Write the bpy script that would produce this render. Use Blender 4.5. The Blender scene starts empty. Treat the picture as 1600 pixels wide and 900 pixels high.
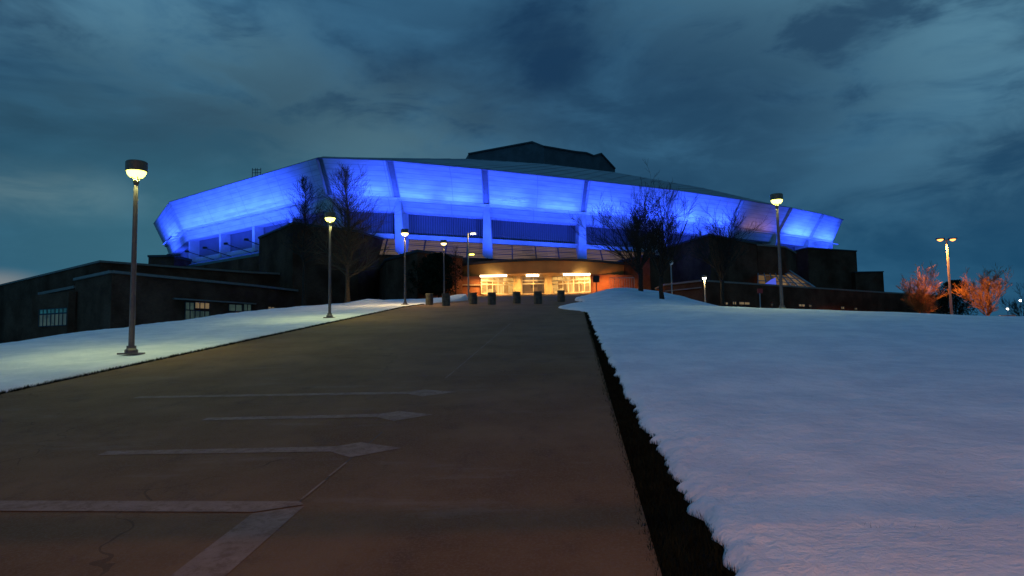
import bpy, math, random
from mathutils import Vector, Matrix, Euler, noise
R = math.radians; PI = math.pi
S = bpy.context.scene
COL = S.collection

# ------------------------------------------------------------------ camera
F = 1067.0; CAM_Z = 1.9
PITCH = math.atan(88 / F); ROLL = -0.017
cam_m = (Matrix.Rotation(PI/2 + PITCH, 4, 'X') @ Matrix.Rotation(ROLL, 4, 'Z'))
cd = bpy.data.cameras.new('camera'); cam = bpy.data.objects.new('camera', cd); COL.objects.link(cam)
cd.sensor_width = 36; cd.lens = 36 * F / 1600; cd.clip_start = .1; cd.clip_end = 8000
cam.matrix_world = Matrix.Translation((0, 0, CAM_Z)) @ cam_m
S.camera = cam
S.view_settings.view_transform = 'Standard'; S.view_settings.look = 'None'
S.view_settings.exposure = 0; S.view_settings.gamma = 1; S.view_settings.use_curve_mapping = False
try:
    S.cycles.max_bounces = 5; S.cycles.sample_clamp_indirect = 3; S.cycles.use_light_tree = True
except Exception: pass

def ray(px, py):
    d = cam_m.to_3x3() @ Vector(((px-800)/F, (450-py)/F, -1)); return d.normalized()

# ------------------------------------------------------------------ node helpers
class NT:
    def __init__(s, tree): s.t = tree; s.n = tree.nodes; s.l = tree.links
    def node(s, typ, **kw):
        n = s.n.new(typ)
        for k, v in kw.items():
            if k.startswith('_'): setattr(n, k[1:], v)
        return n
    def set(s, sock, v):
        if isinstance(v, bpy.types.NodeSocket): s.l.new(v, sock)
        elif v is not None:
            if isinstance(v, (tuple, list)) and len(v) == 3 and sock.type == 'RGBA': v = (*v, 1)
            sock.default_value = v
    def math(s, op, a, b=None, c=None, clamp=False):
        n = s.n.new('ShaderNodeMath'); n.operation = op; n.use_clamp = clamp
        for i, v in enumerate((a, b, c)):
            if v is not None: s.set(n.inputs[i], v)
        return n.outputs[0]
    def vmath(s, op, a, b=None):
        n = s.n.new('ShaderNodeVectorMath'); n.operation = op
        s.set(n.inputs[0], a)
        if b is not None: s.set(n.inputs[1], b)
        return n.outputs['Value'] if op in ('DOT_PRODUCT', 'LENGTH') else n.outputs[0]
    def mix(s, f, a, b, typ='MIX'):
        n = s.n.new('ShaderNodeMix'); n.data_type = 'RGBA'; n.blend_type = typ
        s.set(n.inputs[0], f); s.set(n.inputs[6], a); s.set(n.inputs[7], b); return n.outputs[2]
    def map(s, v, a, b, c=0., d=1.):
        n = s.n.new('ShaderNodeMapRange'); n.interpolation_type = 'SMOOTHSTEP'
        for i, q in enumerate((v, a, b, c, d)): s.set(n.inputs[i], q)
        return n.outputs[0]
    def noise(s, vec, scale, detail=4, rough=.5, dist=0):
        n = s.n.new('ShaderNodeTexNoise'); s.set(n.inputs['Vector'], vec)
        n.inputs['Scale'].default_value = scale; n.inputs['Detail'].default_value = detail
        n.inputs['Roughness'].default_value = rough; n.inputs['Distortion'].default_value = dist
        return n.outputs[0]
    def coord(s, out='Object'): return s.n.new('ShaderNodeTexCoord').outputs[out]
    def scalev(s, vec, sc):
        n = s.n.new('ShaderNodeMapping'); s.set(n.inputs[0], vec); n.inputs['Scale'].default_value = sc; return n.outputs[0]

# ------------------------------------------------------------------ world
W = bpy.data.worlds.new('World'); S.world = W; W.use_nodes = True
W.node_tree.nodes.clear(); g = NT(W.node_tree)
dirv = g.coord('Generated')
sky = g.n.new('ShaderNodeTexSky'); sky.sky_type = 'NISHITA'; sky.sun_disc = False
sky.sun_elevation = R(1.0); sky.sun_rotation = R(-62)
def lobe(px, py, width, sx=1.0):
    """soft patch of sky around a compass direction and height"""
    d = ray(px, py)
    v = g.vmath('SUBTRACT', dirv, tuple(d)); v = g.vmath('MULTIPLY', v, (1/sx, 1/sx, 1))
    r = g.vmath('LENGTH', v); return g.map(r, width, 0.0)
st = g.scalev(dirv, (1.0, 1.0, 2.6))
rot = g.n.new('ShaderNodeMapping'); g.set(rot.inputs[0], st); rot.inputs['Rotation'].default_value = (0, R(-14), 0)
n1 = g.noise(rot.outputs[0], 2.3, 6, .55, .5)
n2 = g.noise(rot.outputs[0], 7.0, 5, .6, .4)
cl = g.math('ADD', g.math('MULTIPLY', n1, .72), g.math('MULTIPLY', n2, .28))
cl = g.map(cl, .40, .62)
base = g.mix(cl, (.0085, .036, .086), (.038, .125, .220))
sepz = g.n.new('ShaderNodeSeparateXYZ'); g.set(sepz.inputs[0], dirv)
low = g.map(sepz.outputs[2], .34, .06)
base = g.mix(g.math('MULTIPLY', low, .6), base, (.010, .072, .145))
def add_lobe(base, px, py, w, sx, col, k, useN=True):
    f = g.math('MULTIPLY', lobe(px, py, w, sx), k)
    if useN: f = g.math('MULTIPLY', f, g.map(n2, .34, .64, .2, 1))
    return g.mix(f, base, col)
base = add_lobe(base, 1480, 30, .30, 1.5, (.090, .215, .300), .75)
base = add_lobe(base, 1130, -20, .15, 2.0, (.085, .205, .290), .5)
base = add_lobe(base, 240, 60, .16, 1.8, (.090, .215, .300), .65)
base = add_lobe(base, 400, 110, .10, 1.8, (.085, .195, .26), .45)
base = add_lobe(base, 590, 205, .13, 2.6, (.10, .21, .26), .85)
base = add_lobe(base, 70, 300, .05, 3.4, (.17, .24, .25), .65)
base = add_lobe(base, 260, 380, .30, 1.6, (.045, .150, .195), .6, False)
base = add_lobe(base, 330, 165, .13, 2.2, (.010, .030, .062), .6)
base = add_lobe(base, 850, 130, .22, 2.4, (.009, .034, .078), .8)
base = add_lobe(base, 1150, 200, .22, 1.6, (.009, .040, .088), .7)
base = add_lobe(base, 30, 170, .12, 1.6, (.010, .035, .062), .6)
base = add_lobe(base, -5, 442, .022, 3.0, (.30, .28, .25), .5, False)
nis = g.n.new('ShaderNodeVectorMath'); nis.operation = 'SCALE'; g.set(nis.inputs[0], sky.outputs[0]); nis.inputs['Scale'].default_value = .0004
tot = g.vmath('ADD', base, nis.outputs[0])
bg = g.n.new('ShaderNodeBackground'); g.set(bg.inputs[0], tot); bg.inputs[1].default_value = 1.14
wo = g.n.new('ShaderNodeOutputWorld'); g.l.new(bg.outputs[0], wo.inputs[0])

# the last of the daylight: a soft blue sun lamp added as overcast skylight
sd = bpy.data.lights.new('sun', 'SUN'); sd.energy = .34; sd.angle = R(120); sd.color = (.06, .42, 1)
so = bpy.data.objects.new('sun', sd); COL.objects.link(so); so.rotation_euler = (R(25), 0, R(-62))

# ------------------------------------------------------------------ terrain shape
YAW = R(5.15); CY, SY = math.cos(YAW), math.sin(YAW)
def uw(x, y): return x*SY + y*CY, x*CY - y*SY
def xy(u, w): return u*SY + w*CY, u*CY - w*SY
def ss(x, a, b):
    t = max(0, min(1, (x-a)/(b-a))); return t*t*(3-2*t)
def road_z(u):
    if u < -25: return -2.65
    if u < 40: return .106*u
    if u < 88: return 4.24 + .085*(u-40)
    return 8.32
def gauss(u, w, u0, w0, su, sw): return math.exp(-((u-u0)/su)**2 - ((w-w0)/sw)**2)
def base_z(u, w):
    z = road_z(u)
    if w < -18: z -= 4.6*ss(-w, 18, 34)*ss(u, -30, 8) 
    if w > .6:
        k = ss(u, 12, 28)
        z += k*(.12*ss(w, 1, 4) - .62*ss(w, 5, 22))
        z -= .35*ss(w, 3, 9)*ss(u, 28, 33)
        if w > 5: z -= min(4.2, .030*(w-5)**1.7)*ss(u, 27.5, 38)
    return z
def snow_h(u, w):
    """extra depth of snow over the ground"""
    h = .07
    n = noise.noise(Vector((u*.35, w*.35, 3))) * .06 + noise.noise(Vector((u*1.3, w*1.3, 7))) * .034
    n += noise.noise(Vector((u*4, w*4, 1))) * .012
    h += n * (.35 + .65*ss(abs(w - (-4.7)), 5.4, 7.5))
    h += .55*gauss(u, w, 46, 2.6, 4.5, 2.0) + .50*gauss(u, w, 50, 6, 5, 3.2) + .25*gauss(u, w, 44, 6.5, 2, 1.2)
    h += .12*gauss(u, w, 30.5, 6.5, 1.8, 1.6) + .14*gauss(u, w, 30.5, 9.8, 1.6, 1.3)
    for du, dw in ((5.1, 2.05), (5.05, 2.3), (5.0, 2.47), (5.0, 2.95), (6.2, 2.6), (6.3, 3.1)): h -= .05*gauss(u, w, du, dw, .07, .05)
    h += .35*gauss(u, w, 49, -14.8, 2.5, 1.4) + .45*gauss(u, w, 57, -9.4, 3, 1.6) + .2*gauss(u, w, 53, -10.8, 2, 1)
    h += .10*gauss(u, w, 36, .2, 3.2, .6)
    return h
def ground_hit(px, py, snow=True, tmax=140):
    d = ray(px, py); t = 2.0
    while t < tmax:
        p = Vector((0, 0, CAM_Z)) + d*t; u, w = uw(p.x, p.y)
        z = base_z(u, w) + (.07 if snow else 0)
        if p.z <= z: return Vector((p.x, p.y, z))
        t += .05
    return None
def P(px, py, Y):
    d = ray(px, py); t = Y/d.y; return Vector((0, 0, CAM_Z)) + d*t
def PZ(px, py, Z):
    d = ray(px, py); t = (Z-CAM_Z)/d.z; return Vector((0, 0, CAM_Z)) + d*t
def gz(x, y, snow=.05):
    u, w = uw(x, y); return base_z(u, w) + snow

# ------------------------------------------------------------------ object helpers
def tag(o, label=None, cat=None, group=None, kind=None):
    if label: o['label'] = label
    if cat: o['category'] = cat
    if group: o['group'] = group
    if kind: o['kind'] = kind
    return o
def thing(name, loc, label, cat, group=None):
    o = bpy.data.objects.new(name, None); COL.objects.link(o); o.location = loc; o.empty_display_size = .3
    return tag(o, label, cat, group)
class MB:
    def __init__(s): s.v = []; s.f = []; s.uv = []
    def face(s, pts, uv=None):
        i = len(s.v); s.v += [Vector(p) for p in pts]; s.f.append(tuple(range(i, i+len(pts))))
        s.uv += list(uv) if uv else [(p[0], p[2]) for p in pts]
    def quad(s, a, b, c, d):
        L = (Vector(b)-Vector(a)).length; H = (Vector(d)-Vector(a)).length
        s.face((a, b, c, d), ((0, 0), (L, 0), (L, H), (0, H)))
    def prism(s, pts, z0, z1, cap=True, bot=True):
        n = len(pts); d = 0
        area = sum(pts[i][0]*pts[(i+1) % n][1] - pts[(i+1) % n][0]*pts[i][1] for i in range(n))
        if area < 0: pts = pts[::-1]
        for i in range(n):
            a, b = pts[i], pts[(i+1) % n]; L = math.hypot(b[0]-a[0], b[1]-a[1])
            s.face(((a[0], a[1], z0), (b[0], b[1], z0), (b[0], b[1], z1), (a[0], a[1], z1)), ((d, z0), (d+L, z0), (d+L, z1), (d, z1))); d += L
        if cap: s.face([(p[0], p[1], z1) for p in pts], [(p[0], p[1]) for p in pts])
        if bot: s.face([(p[0], p[1], z0) for p in pts[::-1]], [(p[0], p[1]) for p in pts[::-1]])
    def box(s, c, size, rz=0):
        hx, hy = size[0]/2, size[1]/2; co, si = math.cos(rz), math.sin(rz)
        pts = [(c[0]+x*co-y*si, c[1]+x*si+y*co) for x, y in ((-hx, -hy), (hx, -hy), (hx, hy), (-hx, hy))]
        s.prism(pts, c[2]-size[2]/2, c[2]+size[2]/2)
    def beam(s, a, b, w, h=None):
        """square bar from a to b"""
        a, b = Vector(a), Vector(b); h = h or w; d = (b-a).normalized()
        up = Vector((0, 0, 1)) if abs(d.z) < .95 else Vector((0, 1, 0))
        x = d.cross(up).normalized()*w/2; y = x.cross(d).normalized()*h/2
        r1 = [a+x+y, a-x+y, a-x-y, a+x-y]; r2 = [p+(b-a) for p in r1]
        for i in range(4):
            j = (i+1) % 4; s.quad(r1[i], r1[j], r2[j], r2[i])
        s.face(r1[::-1]); s.face(r2)
    def tube(s, pts, rad, n=8, cap=True):
        pts = [Vector(p) for p in pts]; rings = []
        for i, p in enumerate(pts):
            d = (pts[min(i+1, len(pts)-1)] - pts[max(i-1, 0)]).normalized()
            up = Vector((0, 0, 1)) if abs(d.z) < .9 else Vector((1, 0, 0))
            x = d.cross(up).normalized(); y = d.cross(x).normalized()
            r = rad[i] if isinstance(rad, (list, tuple)) else rad
            rings.append([p + x*math.cos(2*PI*k/n)*r + y*math.sin(2*PI*k/n)*r for k in range(n)])
        b = len(s.v); s.v += [q for rg in rings for q in rg]
        for i in range(len(pts)-1):
            for k in range(n):
                k2 = (k+1) % n; s.f.append((b+i*n+k, b+i*n+k2, b+(i+1)*n+k2, b+(i+1)*n+k))
                s.uv += [(k/n, i), ((k+1)/n, i), ((k+1)/n, i+1), (k/n, i+1)]
        if cap:
            s.f.append(tuple(b+k for k in range(n))[::-1]); s.uv += [(0, 0)]*n
            s.f.append(tuple(b+(len(pts)-1)*n+k for k in range(n))); s.uv += [(0, 0)]*n
    def lathe(s, prof, n=20, c=(0, 0, 0)):
        b = len(s.v)
        for r, z in prof: s.v += [Vector((c[0]+math.cos(2*PI*k/n)*r, c[1]+math.sin(2*PI*k/n)*r, c[2]+z)) for k in range(n)]
        for i in range(len(prof)-1):
            for k in range(n):
                k2 = (k+1) % n; s.f.append((b+i*n+k, b+i*n+k2, b+(i+1)*n+k2, b+(i+1)*n+k)); s.uv += [(k/n, i), ((k+1)/n, i), ((k+1)/n, i+1), (k/n, i+1)]
        s.f.append(tuple(b+k for k in range(n))[::-1]); s.uv += [(0, 0)]*n
        s.f.append(tuple(b+(len(prof)-1)*n+k for k in range(n))); s.uv += [(0, 0)]*n
    def build(s, name, mat, parent=None, smooth=False, local=False):
        off = Vector((0, 0, 0))
        p = parent
        while p is not None and not local: off += p.location; p = p.parent
        me = bpy.data.meshes.new(name); me.from_pydata([tuple(q-off) for q in s.v], [], s.f)
        ul = me.uv_layers.new(name='UVMap')
        flat = [c for q in s.uv for c in (q[0], q[1])]
        ul.data.foreach_set('uv', flat)
        if smooth: me.polygons.foreach_set('use_smooth', [True]*len(me.polygons))
        me.update(); me.materials.append(mat)
        o = bpy.data.objects.new(name, me); COL.objects.link(o)
        if parent: o.parent = parent
        return o
def copy_tree(o, parent=None):
    c = o.copy(); COL.objects.link(c); c.parent = parent
    for ch in [k for k in bpy.data.objects if k.parent == o]: copy_tree(ch, c)
    return c
def light(name, typ, loc, color, power, parent=None, size=.2, target=None, cone=None, blend=.5, spread=None, sy=None):
    d = bpy.data.lights.new(name, typ); d.color = color; d.energy = power
    if typ == 'AREA':
        d.size = size
        if sy: d.shape = 'RECTANGLE'; d.size_y = sy
        if spread: d.spread = R(spread)
    else: d.shadow_soft_size = size
    if typ == 'SPOT': d.spot_size = R(cone); d.spot_blend = blend
    o = bpy.data.objects.new(name, d); COL.objects.link(o)
    loc = Vector(loc); o.location = loc
    if target is not None: o.rotation_euler = (Vector(target)-loc).to_track_quat('-Z', 'Y').to_euler()
    if parent:
        o.parent = parent; o.location = loc - parent.location
    return o

# ------------------------------------------------------------------ materials
def mat(name, col, rough=.7, metal=0., emit=None, estr=1., var=.0, vscale=3., bump=0., bscale=20., spec=.5, coord='Object'):
    m = bpy.data.materials.new(name); m.use_nodes = True; m.node_tree.nodes.clear(); t = NT(m.node_tree)
    b = t.n.new('ShaderNodeBsdfPrincipled'); o = t.n.new('ShaderNodeOutputMaterial'); t.l.new(b.outputs[0], o.inputs[0])
    co = t.coord(coord)
    c = (*col, 1)
    if var > 0:
        n = t.noise(co, vscale, 5, .6)
        c = t.mix(t.map(n, .3, .7), tuple(x*(1-var) for x in col), tuple(min(1, x*(1+var)) for x in col))
    t.set(b.inputs['Base Color'], c); b.inputs['Roughness'].default_value = rough; b.inputs['Metallic'].default_value = metal
    b.inputs['Specular IOR Level'].default_value = spec
    if emit: b.inputs['Emission Color'].default_value = (*emit, 1); b.inputs['Emission Strength'].default_value = estr
    if bump > 0:
        bn = t.n.new('ShaderNodeBump'); bn.inputs['Strength'].default_value = bump; t.set(bn.inputs['Height'], t.noise(co, bscale, 6, .6)); t.l.new(bn.outputs[0], b.inputs['Normal'])
    m['b'] = 1
    return m
def finish(name):
    m = bpy.data.materials.new(name); m.use_nodes = True; m.node_tree.nodes.clear(); t = NT(m.node_tree)
    b = t.n.new('ShaderNodeBsdfPrincipled'); o = t.n.new('ShaderNodeOutputMaterial'); t.l.new(b.outputs[0], o.inputs[0]); return m, t, b
def bumpn(t, b, h, strength=.5, dist=.05):
    bn = t.n.new('ShaderNodeBump'); bn.inputs['Strength'].default_value = strength; bn.inputs['Distance'].default_value = dist
    t.set(bn.inputs['Height'], h); t.l.new(bn.outputs[0], b.inputs['Normal'])
M = {}
# snow
m, t, b = finish('snow'); co = t.coord()
c = t.mix(t.map(t.noise(co, .9, 6, .65), .35, .65), (.68, .72, .77), (.84, .86, .88))
dirt = t.math('MULTIPLY', t.map(t.noise(t.scalev(co, (1, 1.7, 1)), 2.1, 6, .65), .66, .76), .35)
c = t.mix(dirt, c, (.30, .27, .24))
t.set(b.inputs['Base Color'], c); b.inputs['Roughness'].default_value = .75; b.inputs['Specular IOR Level'].default_value = .3
h = t.math('ADD', t.noise(co, 3.0, 6, .62), t.math('MULTIPLY', t.noise(co, 26, 5, .6), .16))
h = t.math('ADD', h, t.math('MULTIPLY', t.noise(t.scalev(co, (.7, 3.6, 1)), 2.2, 6, .7, 1.2), .26))
bumpn(t, b, h, .6, .16); M['snow'] = m
# path concrete
m, t, b = finish('path_concrete'); co = t.coord()
c = t.mix(t.map(t.noise(co, .6, 6, .65), .3, .72), (.140, .074, .032), (.215, .125, .060))
c = t.mix(t.math('MULTIPLY', t.map(t.noise(t.scalev(co, (1, .5, 1)), 2.4, 6, .7), .5, .72), .5), c, (.075, .048, .034))
c = t.mix(t.math('MULTIPLY', t.map(t.noise(co, 45, 4, .75), .45, .62), .55), c, (.20, .14, .09))
vc = t.n.new('ShaderNodeTexVoronoi'); vc.feature = 'DISTANCE_TO_EDGE'; vc.inputs['Scale'].default_value = .33
wob = t.vmath('ADD', co, t.vmath('MULTIPLY', (lambda q: (t.set(q.inputs['Vector'], co), q.inputs['Scale'].__setattr__('default_value', 1.4), q.outputs['Color'])[2])(t.n.new('ShaderNodeTexNoise')), (1.3, 1.3, 0)))
t.set(vc.inputs['Vector'], wob)
crack = t.math('MULTIPLY', t.math('LESS_THAN', vc.outputs['Distance'], .0032), t.map(t.noise(co, .5, 2), .48, .56))
c = t.mix(t.math('MULTIPLY', crack, .4), c, (.03, .022, .016))
salt = t.math('MULTIPLY', t.map(t.noise(t.scalev(co, (.45, 1.6, 1)), 1.1, 6, .75), .56, .70), .28)
c = t.mix(salt, c, (.27, .22, .17))
t.set(b.inputs['Base Color'], c); b.inputs['Roughness'].default_value = .85; b.inputs['Specular IOR Level'].default_value = .12
bumpn(t, b, t.noise(co, 60, 5, .7), .5, .03); M['path'] = m
m, t, b = finish('pale_concrete'); co = t.coord()
c = t.mix(t.map(t.noise(co, 3.5, 6, .7), .3, .7), (.22, .155, .11), (.29, .215, .16))
c = t.mix(t.math('MULTIPLY', t.map(t.noise(co, 9, 7, .8), .46, .62), .6), c, (.14, .085, .05))
t.set(b.inputs['Base Color'], c); b.inputs['Roughness'].default_value = .85; b.inputs['Specular IOR Level'].default_value = .12; bumpn(t, b, t.noise(co, 60, 5, .7), .3, .02); M['band'] = m
M['joint'] = mat('joint_tar', (.02, .018, .018), .6, var=.3, vscale=9)
M['soil'] = mat('winter_soil', (.010, .010, .008), .95, spec=.08, var=.4, vscale=4, bump=.6, bscale=15)
M['grass'] = mat('winter_grass', (.009, .012, .006), .9, spec=.08, var=.5, vscale=6)
def brick(name, c1, c2, mortar, sc=2.2):
    m, t, b = finish(name); uv = t.coord('UV')
    bt = t.n.new('ShaderNodeTexBrick'); t.set(bt.inputs['Vector'], uv); bt.inputs['Scale'].default_value = sc
    t.set(bt.inputs['Color1'], c1); t.set(bt.inputs['Color2'], c2); t.set(bt.inputs['Mortar'], mortar)
    bt.inputs['Mortar Size'].default_value = .03
    c = t.mix(t.map(t.noise(uv, .25, 5, .6), .3, .7), bt.outputs[0], (c2[0]*.55, c2[1]*.55, c2[2]*.55)); 
    t.set(b.inputs['Base Color'], c); b.inputs['Roughness'].default_value = .9; b.inputs['Specular IOR Level'].default_value = .05; bumpn(t, b, bt.outputs['Fac'], -.4, .03)
    M[name] = m; return m
brick('brick_dark', (.22, .085, .04), (.15, .055, .027), (.15, .10, .07))
brick('brick_orange', (.34, .12, .06), (.28, .10, .05), (.28, .2, .15), 2.6)
# fascia metal panels with horizontal seams
m, t, b = finish('fascia_panel'); uv = t.coord('UV')
sp = t.n.new('ShaderNodeSeparateXYZ'); t.set(sp.inputs[0], uv)
fr = t.math('FRACT', t.math('MULTIPLY', sp.outputs[1], 1.35))
seam = t.math('LESS_THAN', fr, .13)
fv = t.math('LESS_THAN', t.math('FRACT', t.math('MULTIPLY', sp.outputs[0], .125)), .012)
c = t.mix(t.map(t.noise(t.scalev(uv, (.3, 1.2, 1)), 1.2, 4), .3, .7), (.55, .57, .6), (.70, .72, .74))
c = t.mix(t.math('MAXIMUM', t.math('MULTIPLY', seam, .38), t.math('MULTIPLY', fv, .45)), c, (.2, .21, .23))
t.set(b.inputs['Base Color'], c); b.inputs['Roughness'].default_value = .55; bumpn(t, b, seam, -.3, .05); M['fascia'] = m
m, t, b = finish('corrugated_cladding'); uv = t.coord('UV')
wv = t.n.new('ShaderNodeTexWave'); wv.bands_direction = 'X'; t.set(wv.inputs['Vector'], uv); wv.inputs['Scale'].default_value = .85
c = t.mix(wv.outputs['Fac'], (.085, .09, .10), (.15, .155, .175))
t.set(b.inputs['Base Color'], c); b.inputs['Roughness'].default_value = .5; bumpn(t, b, wv.outputs['Fac'], .8, .15); M['corr'] = m
M['rib'] = mat('rib_metal', (.22, .225, .24), .5, .0, var=.1)
M['pier'] = mat('painted_pier', (.58, .59, .6), .6, var=.08, vscale=1.2)
M['coping'] = mat('metal_coping', (.16, .17, .18), .5, .2)
M['trim'] = mat('dark_trim', (.05, .052, .055), .5, .3)
m, t, b = finish('standing_seam_roof'); co = t.coord()
c = t.mix(t.map(t.noise(t.scalev(co, (1, 1, .1)), .09, 5, .6), .3, .7), (.17, .19, .20), (.27, .29, .30))
t.set(b.inputs['Base Color'], c); b.inputs['Roughness'].default_value = .6; bumpn(t, b, t.noise(co, 1.5, 4), .2, .1); M['roof'] = m
M['house'] = mat('penthouse_cladding', (.08, .085, .09), .7, var=.25, vscale=.4)
M['stone'] = mat('limestone_band', (.26, .21, .165), .8, var=.12, vscale=2)
M['tar_roof'] = mat('flat_roof', (.06, .06, .06), .9, var=.2)
M['green_metal'] = mat('weathered_green_roof', (.13, .19, .17), .6, var=.2, vscale=.5)
M['canopy'] = mat('canopy_panel', (.50, .30, .09), .6, var=.1, vscale=.8)
M['frame'] = mat('door_frame', (.62, .56, .42), .4, .2)
M['column'] = mat('entrance_column', (.58, .46, .25), .6, var=.08)
M['soffit'] = mat('soffit', (.6, .5, .35), .7)
M['lens'] = mat('lit_soffit_lamp', (.9, .9, .9), .4, emit=(1, .78, .45), estr=6)
def litglass(name, a, b_, sc, strength):
    m, t, b = finish(name); uv = t.coord('UV')
    vo = t.n.new('ShaderNodeTexVoronoi'); t.set(vo.inputs['Vector'], t.scalev(uv, (1, .6, 1))); vo.inputs['Scale'].default_value = sc; vo.distance = 'CHEBYCHEV'
    s2 = t.n.new('ShaderNodeSeparateXYZ'); t.set(s2.inputs[0], vo.outputs['Color'])
    t.set(b.inputs['Emission Color'], t.mix(s2.outputs[0], a, b_)); b.inputs['Emission Strength'].default_value = strength
    t.set(b.inputs['Base Color'], (.03, .03, .03)); b.inputs['Roughness'].default_value = .15
    M[name] = m; return m
litglass('lobby_glass', (1.0, .58, .16), (.26, .10, .02), 1.6, 1.0)
litglass('door_glass', (.20, .09, .03), (.06, .03, .012), 1.2, 1.0)
litglass('gallery_glass', (.130, .082, .052), (.085, .055, .038), .4, 1.0)
litglass('office_glass', (.030, .050, .042), (.014, .026, .026), 1.4, 1.0)
litglass('office_lit', (.17, .12, .06), (.10, .075, .04), 1.2, 1.0)
litglass('blue_office', (.008, .06, .075), (.004, .02, .024), 2.2, 1.0)
litglass('skylight_glass', (.19, .11, .04), (.03, .015, .006), 1.1, 1.0)
M['dark_glass'] = mat('dark_glass', (.02, .022, .025), .1)
M['pole'] = mat('painted_steel_pole', (.14, .12, .11), .5, .3, var=.15, vscale=6)
M['pole_pale'] = mat('galvanised_pole', (.30, .29, .27), .5, .4)
M['can'] = mat('lamp_can', (.13, .125, .08), .5, .2)
M['bollard'] = mat('weathered_concrete', (.075, .075, .06), .9, var=.35, vscale=5, bump=.5, bscale=30)
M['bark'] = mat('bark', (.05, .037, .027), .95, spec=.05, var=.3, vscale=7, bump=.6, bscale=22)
M['bark_lit'] = mat('lit_bark', (.12, .08, .045), .95, spec=.05, var=.25, vscale=7)  # lighter copy of the bark, lamp light painted into its colour
M['bark_orange_lit'] = mat('orange_lit_bark', (.30, .15, .05), .95, spec=.05, var=.25, vscale=7)  # bark tinted orange, the sodium glow put into the colour
M['needles'] = mat('needles', (.018, .028, .014), .9, spec=.05, var=.4, vscale=3)
M['sign_black'] = mat('sign_back', (.015, .015, .015), .6)
M['rubber'] = mat('tyre_rubber', (.02, .02, .02), .8)
M['red'] = mat('red_sign', (.45, .03, .02), .5)
M['white'] = mat('white_paint', (.7, .7, .68), .5)
def bulb(name, col, s): M[name] = mat(name, (.9, .9, .9), .4, emit=col, estr=s)
bulb('bulb_green', (1.0, .96, .13), 5.5); bulb('bulb_warm', (1.0, .72, .26), 4.2); bulb('bulb_sodium', (1.0, .33, .06), 4)
bulb('bulb_cool', (.95, .95, .85), 9); bulb('bulb_blue', (.25, .45, 1.0), 8)

# ------------------------------------------------------------------ ground, path, snow
def edge_r(u):
    e = .56 + .60*math.exp(-max(u, 0)/9)
    e += noise.noise(Vector((u*5.5, 0, 0)))*.10 + abs(noise.noise(Vector((u*14, 5, 0))))*.10 + noise.noise(Vector((u*1.1, 9, 0)))*.06
    e -= 1.35*math.exp(-((u-35)/2.4)**2) + .5*math.exp(-((u-47)/4)**2)
    e += 7.0*ss(u, 62, 66); return e
def edge_l(u):
    e = -10.12 + noise.noise(Vector((u*3, 20, 0)))*.06 + noise.noise(Vector((u*12, 25, 0)))*.03
    e += 1.3*math.exp(-((u-56)/4)**2) - 6.5*ss(u, 62, 66); return e
def steps(lo, hi):
    out = [lo]; 
    while out[-1] < hi:
        u = out[-1]; a = abs(u); out.append(u + max(.035, .013*a if a < 70 else .06*a-3.3))
    return out
def grid(us, wf, zf, name, matl):
    v = []; f = []; n = None
    for u in us:
        ws = wf(u); n = len(ws)
        for w in ws:
            x, y = xy(u, w); v.append((x, y, zf(u, w, ws)))
    for i in range(len(us)-1):
        for k in range(n-1):
            a = i*n+k; f.append((a, a+1, a+n+1, a+n))
    me = bpy.data.meshes.new(name); me.from_pydata(v, [], f); me.polygons.foreach_set('use_smooth', [True]*len(f)); me.materials.append(matl); me.update()
    # make normals face up
    o = bpy.data.objects.new(name, me); COL.objects.link(o); return o
gus = [-400, -150, -60, -30, -15, -8, -4] + [k*1.0 for k in range(-2, 120, 2)] + [130, 150, 190, 260, 400, 700, 1300, 2600]
gws = [-2600, -1200, -500, -250, -150, -100, -75, -60, -50, -44, -38] + [-34+k*2 for k in range(0, 40)] + [50, 60, 80, 110, 160, 260, 500, 1200, 2600]
ground = grid(gus, lambda u: gws, lambda u, w, ws: base_z(u, w) - (.06 if -10 < w < .5 or (u > 60 and -17 < w < 8) else .01) - .05, 'ground', M['soil'])
tag(ground, 'dark bare winter ground under the snow and behind the buildings', 'ground', kind='structure')

pus = [k*.5 for k in range(-40, 186)]
path = grid(pus, lambda u: [-10 + (-6.6*ss(u, 62, 66)) + (10.50 + 13.7*ss(u, 62, 66))*k/12 for k in range(13)],
            lambda u, w, ws: road_z(u), 'path', M['path'])
tag(path, 'wide brown concrete walkway climbing to the arena entrance', 'path', kind='structure')

def wr(u):
    e = edge_r(u); out = [e]; s = .012
    while out[-1] < 150: out.append(out[-1]+s); s = min(s*1.13, 12)
    return out
NR = len(wr(5))
def wr_fixed(u):
    e = edge_r(u); w = e; out = [e]; s = .012
    for k in range(NR-1): w += s; s = min(s*1.13, 12); out.append(w)
    return out
def zr(u, w, ws):
    d = w - ws[0]; t = min(1, d/.11)
    k = 1 if ws[0] < -.1 else 1
    return base_z(u, w) - .02 + (snow_h(u, w)+.02 + .03*noise.noise(Vector((u*9, w*9, 4)))*(1 if d < .6 else 0))*math.sqrt(t)
us_r = [-30, -20, -12, -7, -4, -2, -.5] + steps(.5, 68)
us_r = [u for u in us_r if u < 68]
o = grid(us_r, wr_fixed, zr, 'snow_field', M['snow']); tag(o, 'broad bluish snow slope filling the right side beside the walkway', 'snow', kind='structure')
def wl_fixed(u):
    w = edge_l(u); out = [w]; s = .02
    for k in range(80): w -= s; s = min(s*1.15, 10); out.append(w)
    return out
def zl(u, w, ws):
    t = min(1, (ws[0]-w)/.15); return base_z(u, w) - .02 + (snow_h(u, w)+.02)*math.sqrt(t)
us_l = [-30, -20, -12, -7, -4, -2] + [k*.12 for k in range(0, 560)]
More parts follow.
